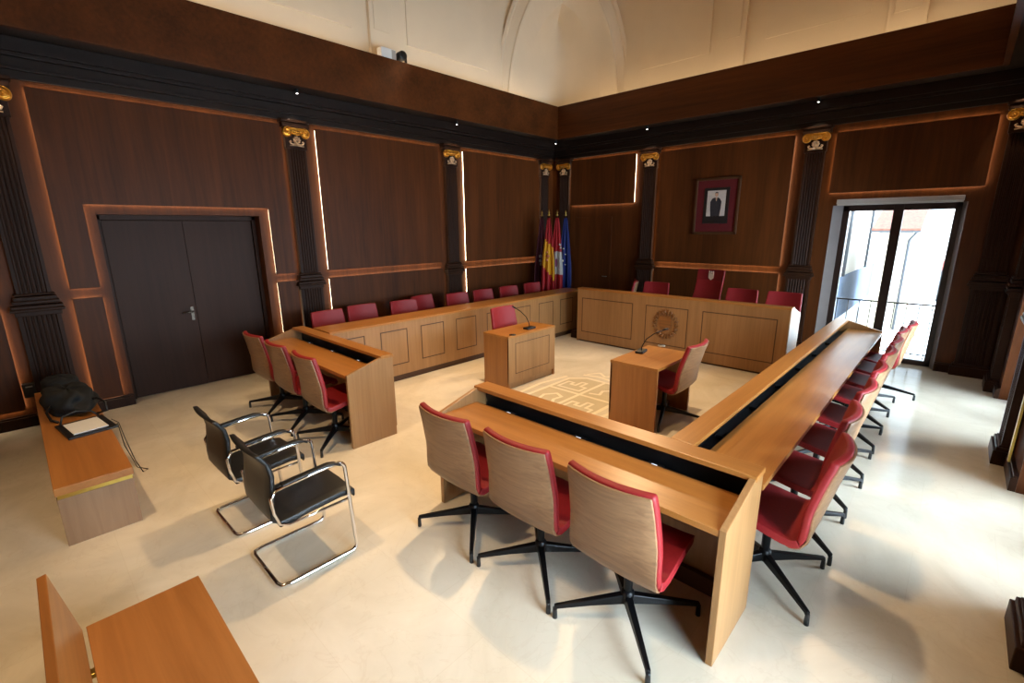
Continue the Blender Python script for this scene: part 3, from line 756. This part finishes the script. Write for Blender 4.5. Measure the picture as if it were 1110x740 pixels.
chair(5.01, -1.24, 178, 'red swivel chair directly right of the tall presidential chair', .14)
chair(5.63, -1.24, 178, 'red swivel chair at the right end of the presidential desk', .14)
chair(2.90, -4.24, -90, 'red swivel chair at the small table left of the floor crest', 0, 45)
chair(5.37, -4.43, 91, 'red swivel chair with oak back at the small table right of the floor crest', 0, -27, 5)
t = thing('swivel_chair', 'tall red presidential chair with gold crest on its headrest', 'chair', (4.40, -1.24, .14), math.radians(172), CH)
chair_parts(t, True); chair_base(t)

# ---------------------------------------------------------------- black cantilever armchairs
def arc(c, r, a0, a1, n, pl):
    out = []
    for i in range(n+1):
        a = a0+(a1-a0)*i/n; p = (c[0]+r*math.cos(a), c[1]+r*math.sin(a)); out.append(pl(p))
    return out
def cantilever(label, loc, rz):
    t = thing('cantilever_armchair', label, 'chair', loc, rz, 'black leather cantilever armchairs with chrome frames')
    W = .24; R = .045; r = .0125
    def side(s):   # arm (back to front), front leg, runner to the back
        X_ = lambda p: (s*W, p[0], p[1])
        pts = [(s*W, -.20, .645), (s*W, .05, .665), (s*W, .16, .668)]
        pts += arc((.17, .668-.05), .05, PI/2, 0, 5, X_)
        pts += [(s*W, .245, .12)]
        pts += arc((.21, r+.04), .04, .05, -PI/2, 5, X_)
        pts += [(s*W, -.19, r)]
        return pts
    L = side(-1); Rr = side(1)
    back = [(-W+.012, -.235, r), (-W+.05, -.247, r), (W-.05, -.247, r), (W-.012, -.235, r)]
    MB().tube(L+back+Rr[::-1], r, 10).build('frame', M['chrome'], t)
    for s in (-1, 1):
        a = MB(); pts = []
        a.slab(lambda u, v, s=s: (s*W+(v-.5)*.045, -.17+u*.36, .672+.022*math.sin(u*PI/2)-.03*max(0, u-.85)/.15), lambda u, v, s=s: (s*W+(v-.5)*.045, -.17+u*.36, .655+.022*math.sin(u*PI/2)-.03*max(0, u-.85)/.15), 10, 2)
        a.build('armrest', M['leather'], t, bevel=.006)
        g = MB(); g.tube([(s*W, -.20, .645), (s*(W-.002), -.235, .60), (s*(W-.006), -.225, .50), (s*(W-.008), -.20, .42), (s*(W-.01), -.15, .39), (s*(W-.012), .0, .39), (s*(W-.005), .24, .395)], .009, 8)
        g.build('seat_rail', M['chrome'], t)
    st = [(.27, .425), (.285, .445), (.20, .462), (0, .45), (-.14, .435), (-.20, .435)]
    def S(off):
        def fn(u, v):
            x = u*5; i = min(4, int(x)); f = x-i; y = st[i][0]*(1-f)+st[i+1][0]*f; z = st[i][1]*(1-f)+st[i+1][1]*f
            return ((v-.5)*2*.222, y, z+off-.006*abs(v-.5)*2)
        return fn
    MB().slab(S(0), S(-.04), 12, 6).build('seat', M['leather'], t, bevel=.01)
    bk = [(-.16, .40), (-.225, .44), (-.232, .52), (-.222, .62), (-.215, .72), (-.232, .80), (-.27, .855), (-.285, .875)]
    def Bk(off):
        def fn(u, v):
            x = u*7; i = min(6, int(x)); f = x-i; y = bk[i][0]*(1-f)+bk[i+1][0]*f; z = bk[i][1]*(1-f)+bk[i+1][1]*f
            s = (v-.5)*2
            return (s*.222, y+off+.02*s*s*u, z)
        return fn
    MB().slab(Bk(.014), Bk(-.016), 14, 6).build('backrest', M['leather'], t, bevel=.008)
    return t
ca = cantilever('black cantilever armchair with chrome frame, nearer the camera of the two', (4.63, -8.15, 0), 0)
cb = copy_tree(ca); cb.location = (3.90, -8.17, 0); cb.rotation_euler = (0, 0, math.radians(1)); cb['label'] = 'black cantilever armchair with chrome frame, nearer the double door of the two'

# ---------------------------------------------------------------- benches
def bench(label, loc, L, back):
    t = thing('bench', label, 'bench', loc, 0, 'low oak benches')
    MB().box(0, L, 0, .42, .385, .44).build('seat', M['bench'], t, bevel=.003)
    MB().box(-.0 if False else .01, L-.01, .01, .41, .355, .385).build('brass_strip', M['brass'], t)
    for x0 in (.015, L-.075): MB().box(x0, x0+.06, .005, .415, 0, .352).build('end_block', M['bench_v'], t, bevel=.003)
    MB().box(.08, L-.08, .19, .23, .05, .352).build('stretcher', M['bench'], t)
    if back:
        MB().prism([(-.012, .43), (-.07, .752), (-.10, .746), (-.044, .425)], 'X', 0, L).build('backrest', M['bench'], t, bevel=.003)
        for x in (.28, 1.4, L-.28): MB().box(x-.02, x+.02, -.045, .02, .405, .425).build('bracket', M['brass'], t, bevel=.003)
    return t
bench('low oak bench by the left wall carrying a black bag and papers', (.62, -9.24, 0), 2.78, False)
bench('oak bench with a backrest in the near left corner of the picture', (5.02, -9.22, 0), 2.3, True)

# things on the first bench
t = thing('backpack', 'crumpled black backpack lying on the bench by the left wall', 'bag', (1.40, -9.03, .443), math.radians(6))
rnd = random.Random(3)
def blob(cx, cy, cz, rx, ry, rz, seed, n=20, m=14, amp=.12):
    q = random.Random(seed); ph = [(q.uniform(1.5, 4), q.uniform(1.5, 4), q.uniform(0, 6), q.uniform(0, 6)) for _ in range(6)]
    mb = MB(); v = []
    for i in range(m+1):
        th = PI*i/m
        for k in range(n):
            a = 2*PI*k/n
            d = 1+amp*sum(math.sin(p[0]*a*1.0//1*1+p[1]*th*1.7+p[2])*math.cos(round(p[0])*a+p[3]) for p in ph)/2.2
            sx = abs(math.sin(th))**.7
            v.append((cx+rx*d*sx*math.cos(a), cy+ry*d*sx*math.sin(a), max(.002, cz+rz*d*math.cos(th))))
    f = [(i*n+k, i*n+(k+1) % n, (i+1)*n+(k+1) % n, (i+1)*n+k) for i in range(m) for k in range(n)]
    return mb._add(v, f, True)
blob(.06, .01, .07, .40, .20, .13, 5, 28, 18, .16).build('body', M['cloth_black'], t, subdiv=1)
blob(-.34, .03, .13, .24, .15, .11, 9, 24, 14, .16).build('top_flap', M['cloth_black'], t, subdiv=1)
MB().tube([(.28, .10, .10), (.42, .16, .13), (.52, .19, .10), (.56, .185, .03), (.50, .12, .008)], .011, 6).build('strap', M['plastic'], t)
MB().tube([(.25, -.14, .10), (.30, -.185, .06), (.40, -.18, .01), (.50, -.15, .008)], .011, 6).build('strap', M['plastic'], t)
t = thing('document_folder', 'black folder holding white sheets on the bench by the left wall', 'folder', (2.20, -8.97, .44), math.radians(8))
MB().box(-.20, .24, -.16, .165, 0, .018).build('cover', M['plastic'], t, bevel=.004)
MB().box(-.14, .19, -.115, .115, .018, .026).build('paper_sheets', M['paper'], t, bevel=.001)
MB().tube([(-.16, -.13, .018), (-.20, -.10, .08), (-.22, 0, .10), (-.21, .1, .07), (-.18, .14, .02)], .008, 6).build('strap', M['plastic'], t)
t = MB().tube([(2.36, -8.79, .445), (2.30, -8.765, .44), (2.31, -8.75, .22), (2.36, -8.70, .006), (2.46, -8.64, .004), (2.50, -8.68, .004), (2.42, -8.71, .10), (2.33, -8.74, .30), (2.22, -8.75, .42), (2.15, -8.79, .446)], .0035, 6).build('cable', M['plastic'])
tag(t, 'thin black cable loop hanging over the bench edge beside the folder', 'cable')
t = thing('wall_socket', 'small black socket box on the wall above the bench', 'socket', (WX+.05, -9.27, .34))
MB().box(-.05, .04, -.05, .05, 0, .15).build('box', M['plastic'], t, bevel=.006); MB().box(.04, .043, -.025, .03, .115, .128).build('switch_plate', M['aluminium'], t)

# ---------------------------------------------------------------- flags in the corner
FG = 'flags on poles in the corner'
def flag(label, loc, mats, rule, seed, rz, emblem=None):
    t = thing('flag', label, 'flag', loc, rz, FG)
    MB().lathe([(.085, 0), (.085, .03), (.075, .045), (.04, .06), (.03, .12), (.02, .14)], n=20).build('stand', M['brass'], t)
    MB().tube([(0, 0, .1), (0, 0, 2.34)], .014, 10).build('pole', M['walnut_dk'], t)
    MB().lathe([(.016, 2.34), (.03, 2.36), (.012, 2.385), (.022, 2.41), (.002, 2.47)], n=10).build('finial', M['brass'], t)
    q = random.Random(seed); p1, p2 = q.uniform(0, 6), q.uniform(0, 6)
    nu, nv = 30, 28
    def fn(u, v):
        # u down, v across folds
        wdt = .03+.115*min(1, u*1.5)**.8; z = 2.30-u*1.62-.09*abs(v-.5)*u
        s = (v-.5)*2
        yy = -.035-.055*math.sin(v*PI*5+p1+u*.8)*min(1, .35+u)*(.6+.4*u)
        return (s*wdt+.02*math.sin(v*PI*4+p2)*u, yy, z)
    mb = MB().grid(fn, nu, nv)
    for i in range(nu):
        for j in range(nv): mb.mi[i*nv+j] = rule((i+.5)/nu, (j+.5)/nv)
    cl = mb.build('cloth', mats, t)
    so = cl.modifiers.new('thick', 'SOLIDIFY'); so.thickness = .006
    if emblem: emblem(cl, fn)
    return t
maroon = plain('maroon flag cloth', srgb(70, 10, 26), .7); fred = plain('red flag cloth', srgb(150, 8, 18), .65); fyel = plain('yellow flag cloth', srgb(206, 146, 10), .65)
fwht = plain('white flag cloth', srgb(176, 170, 162), .65); fblu = plain('blue flag cloth', srgb(10, 26, 88), .65); fgrn = plain('dark green flag cloth', srgb(50, 60, 30), .7); fpur = plain('purple lion cloth', srgb(120, 40, 80), .7)
def discs(uvs, r, mat, name):
    def em(cl, fn):
        e = MB()
        for u, v, k in uvs:
            p = fn(u, v); e.lathe([(.001, -.014), (r*k, -.011), (r*k, .004)], (p[0], p[1]-.018, p[2]), 10, axis='Y')
        e.build(name, mat, cl)
    return em
flag('maroon flag with white emblem, leftmost of the four in the corner', (.75, -1.03, 0), [maroon], lambda u, v: 0, 1, math.radians(40),
     discs([(.50, .42, 1.2), (.53, .60, 1.), (.56, .42, 1), (.58, .58, 1.2), (.61, .48, .9)], .032, fwht, 'emblem'))
flag('red and yellow striped flag, second from the left in the corner', (1.05, -1.16, 0), [fred, fyel],
     lambda u, v: 1 if .26+.12*v < u < .60+.22*v else 0, 2, math.radians(40), discs([(.44, .40, 1.), (.49, .36, 1.1), (.49, .50, 1.1), (.54, .42, 1)], .030, plain('flag emblem', srgb(190, 110, 70), .6), 'emblem'))
flag('red and white quartered flag, third from the left in the corner', (1.10, -.94, 0), [fred, fwht, fpur],
     lambda u, v: (1 if ((.42 < u < .74 and v > .25)) else 0) if not (.52 < u < .62 and .35 < v < .6) else 2, 3, math.radians(40), discs([(.34, .8, 1.2), (.38, .85, 1.)], .022, fwht, 'emblem'))
flag('dark blue flag with pale stars, rightmost of the four in the corner', (1.13, -.68, 0), [fblu], lambda u, v: 0, 4, math.radians(40),
     discs([(.40, .35, .8), (.48, .5, .6), (.56, .35, 1.), (.62, .5, .7)], .02, plain('star cloth', srgb(236, 224, 180), .6), 'stars'))

# ---------------------------------------------------------------- framed portrait
t = thing('framed_portrait', 'framed portrait of a standing person in a dark suit on the back wall', 'picture', (4.13, WY-.042, 2.455))
fr = MB()
w2, h2, q = .40, .50, .045
fr.box(-w2, w2, -.04, 0, h2-q, h2); fr.box(-w2, w2, -.04, 0, -h2, -h2+q); fr.box(-w2, -w2+q, -.04, 0, -h2, h2); fr.box(w2-q, w2, -.04, 0, -h2, h2)
fr.build('frame', plain('gilt brown frame', srgb(78, 46, 20), .5, .2), t, bevel=.01)
MB().box(-w2+q, w2-q, -.02, -.004, -h2+q, h2-q).build('mat', plain('red velvet mat', srgb(88, 5, 8), .9), t)
MB().box(-.225, .225, -.026, -.02, -.31, .325).build('inner_mat', plain('black mat', srgb(22, 14, 12), .6), t)
ph = MB().box(-.165, .165, -.029, -.026, -.175, .275).build('photo', plain('photo ground', srgb(196, 188, 180), .5), t)
sm = MB(); y0, y1 = -.0305, -.029
sm.prism([(-.085, -.175), (-.10, -.05), (-.105, .08), (-.07, .135), (-.02, .155), (.02, .155), (.06, .135), (.095, .08), (.09, -.05), (.075, -.175)], 'Y', y0, y1)
sm.build('suit', plain('suit print', srgb(44, 44, 50), .5), ph)
hd = MB(); hd.prism([(.03*math.cos(a*PI/8)+.0, .205+.042*math.sin(a*PI/8)) for a in range(16)], 'Y', y0-.0005, y1); hd.prism([(-.018, .155), (.018, .155), (.006, .09), (-.004, .09)], 'Y', y0-.0005, y1)
hd.build('face', plain('skin print', srgb(190, 150, 124), .5), ph)
hr = MB(); hr.prism([(.030*math.cos(a*PI/8), .226+.024*math.sin(a*PI/8)) for a in range(0, 9)], 'Y', y0-.001, y1); hr.build('hair', plain('hair print', srgb(70, 60, 54), .5), ph)

# ---------------------------------------------------------------- outside the balcony window
yo = .34
t = thing('balcony_railing', 'thin dark iron railing outside the balcony window', 'railing', (6.72, .55, 0))
MB().box(-1.3, 1.3, -.012, .012, .86, .885).build('top_rail', M['black'], t)
MB().box(-1.3, 1.3, -.01, .01, .06, .08).build('bottom_rail', M['black'], t)
for k in range(17):
    x = -1.24+k*.155
    MB().tube([(x, 0, -.0), (x, 0, .865)], .008, 6).build('baluster', M['black'], t)
struct(bar(5.3, 8.1, .2, .75, -.25, -.0).build('floor_balcony', M['white']), 'balcony slab')
ext_white = plain('render white', srgb(196, 190, 182), .9, 0, .03, 1.)
ext_grey = plain('grey blue stone', srgb(78, 92, 112), .9, 0, .08, 2.)
ext_cream = plain('cream render', srgb(176, 164, 138), .9, 0, .03, 1.)
tile = plain('roof tiles', srgb(92, 54, 40), .9, 0, .3, 6.)
pipe = plain('grey pipe', srgb(44, 46, 50), .6)
bluegl = plain('blue grey window', srgb(50, 66, 90), .3)
struct(bar(-60, 60, .9, 130, -4.4, -4.1).build('ground_outside', plain('pale paving', srgb(226, 224, 222), .9, 0, .04, 1.)), 'bright street paving')
t = thing('building', 'white building with grey stone base seen through the left window leaf', 'building', (2.0, 14, -4.1), 0, 'buildings across the street')
MB().box(-8, 0, 0, 44, 0, 13).build('wall', ext_white, t)
MB().box(-8, .06, -.02, 44, 0, 2.9).build('stone_base', ext_grey, t)
for y in (8.0, 14.5, 24): MB().tube([(.1, y, 2.9), (.1, y, 13)], .09, 8).build('downpipe', pipe, t)
t = thing('building', 'cream building with tiled roof seen through the right window leaf', 'building', (.1, 27, -4.1), 0, 'buildings across the street')
MB().box(3.7, 5.25, 0, 9, 0, 5.85).build('wall', ext_cream, t)
MB().prism([(-.5, 5.85), (-.5, 5.98), (4.2, 7.6), (9.2, 5.98), (9.2, 5.85)], 'X', 3.35, 5.6).build('roof', tile, t)
MB().box(3.35, 5.6, -.5, -.38, 5.75, 5.87).build('gutter', pipe, t)
MB().tube([(5.45, -.42, 5.8), (5.15, -.12, 5.3), (5.15, -.12, 0)], .07, 8).build('downpipe', pipe, t)
t = thing('building', 'white far building with blue grey windows at the right window edge', 'building', (5.8, 44, -4.1), 0, 'buildings across the street')
MB().box(.3, 9, 0, 8, 0, 9).build('wall', ext_white, t)
for x in (1.4, 3.4):
    for z in (1.8, 4.2, 6.8): MB().box(x, x+1.1, -.06, 0, z, z+1.5).build('window', bluegl, t)
MB().box(1.0, 2.9, -.7, 0, 3.5, 3.65).build('balcony_slab', ext_grey, t)
t = thing('awning', 'small reddish awning over the street below the far building windows', 'awning', (6.6, 42.6, -4.1))
MB().prism([(0, 2.6), (1.3, 3.2), (1.3, 3.26), (0, 2.66)], 'X', 0, 1.8).build('canopy', plain('red awning', srgb(120, 52, 44), .8), t)
for x in (.05, 1.75): MB().tube([(x, .1, 0), (x, .1, 2.65)], .04, 6).build('post', pipe, t)

# ---------------------------------------------------------------- light
def spot(loc, aim, energy, col, size_deg, blend=.6, rad=.06):
    l = bpy.data.lights.new('spot', 'SPOT'); l.energy = energy; l.color = col; l.spot_size = math.radians(size_deg); l.spot_blend = blend; l.shadow_soft_size = rad
    o = bpy.data.objects.new('spot', l); COL.objects.link(o); o.location = loc
    o.rotation_euler = (Vector(aim)-Vector(loc)).to_track_quat('-Z', 'Y').to_euler(); return o
WARM = (1., .70, .39)
for x, y, _ in DL:
    aim = (WX+.1, y, 3.40) if x < .6 else (x, WY-.1, 3.40)
    if x < .7 and y > -1: aim = (WX+.2, WY-.2, 3.40)
    spot((x, y, SOFF-.04), aim, 34., (1., .85, .62), 50, .5, .01)
for x, y in ((WX+.28, -9.05), (7.87, WY-.28)):
    spot((x, y, SOFF-.04), (WX+.1, y, 3.40) if x < 1 else (x, WY-.1, 3.40), 34., (1., .85, .62), 50, .5, .01)
for loc, aim, e, a, rad in [((4.3, -5.2, 7.5), (4.3, -5.2, 0), 1500, 66, .12), ((4.4, -10.2, 7.3), (4.2, -7.6, 0), 850, 62, .12), ((3.2, -.75, 4.9), (4.2, -5.0, 0), 600, 62, .1), ((.9, -4.2, 4.9), (3.5, -7.6, 0), 240, 75, .1)]:
    spot(loc, aim, e, WARM, a, .8, rad)
# daylight: sky through the windows
wd = bpy.data.worlds.new('sky'); SC.world = wd; wd.use_nodes = True
nt = wd.node_tree; bg = nt.nodes['Background']
tc = nt.nodes.new('ShaderNodeTexCoord'); dt = nt.nodes.new('ShaderNodeVectorMath'); dt.operation = 'DOT_PRODUCT'; dt.inputs[1].default_value = (.87, -.30, .40)
nt.links.new(tc.outputs['Generated'], dt.inputs[0])
mr = nt.nodes.new('ShaderNodeMapRange'); mr.inputs['From Min'].default_value = -.1; mr.inputs['From Max'].default_value = .9; mr.inputs['To Min'].default_value = 2.6; mr.inputs['To Max'].default_value = 35.
nt.links.new(dt.outputs['Value'], mr.inputs['Value']); nt.links.new(mr.outputs['Result'], bg.inputs['Strength'])
bg.inputs['Color'].default_value = (.70, .85, 1., 1)      # hazy bright sky, brightest on the sunny side
def portal(loc, rot, sx, sy):
    l = bpy.data.lights.new('portal', 'AREA'); l.shape = 'RECTANGLE'; l.size = sx; l.size_y = sy; l.cycles.is_portal = True
    o = bpy.data.objects.new('portal', l); COL.objects.link(o); o.location = loc; o.rotation_euler = rot
portal((6.71, .19, 1.2), (-PI/2, 0, 0), 1.5, 2.4)
for a, b in RW: portal((RX+.39, (a+b)/2, 1.2), (0, PI/2, 0), 2.4, b-a)

# ---------------------------------------------------------------- camera (solved from the photograph's vanishing points)
cam = bpy.data.cameras.new('camera'); co = bpy.data.objects.new('camera', cam); COL.objects.link(co)
cam.sensor_fit = 'HORIZONTAL'; cam.sensor_width = 36.; cam.lens = 506.816/1110*36; cam.clip_start = .05; cam.clip_end = 300
yaw, pit, rol = math.radians(133.43382), math.radians(13.6544), math.radians(.48042)
f = Vector((math.cos(yaw)*math.cos(pit), math.sin(yaw)*math.cos(pit), -math.sin(pit)))
r = f.cross(Vector((0, 0, 1))).normalized(); dn = f.cross(r)
r2 = r*math.cos(rol)+dn*math.sin(rol); d2 = -r*math.sin(rol)+dn*math.cos(rol)
mx = Matrix((r2, -d2, -f)).transposed().to_4x4(); mx.translation = Vector((7.52, -9.164, 2.1))
co.matrix_world = mx
SC.camera = co
SC.view_settings.view_transform = 'Standard'; SC.view_settings.look = 'None'; SC.view_settings.gamma = 1.; SC.view_settings.use_curve_mapping = False
SC.view_settings.exposure = -.1
SC.cycles.use_denoising = True
SC.cycles.max_bounces = 8; SC.cycles.diffuse_bounces = 5; SC.cycles.glossy_bounces = 4; SC.cycles.sample_clamp_indirect = 6.
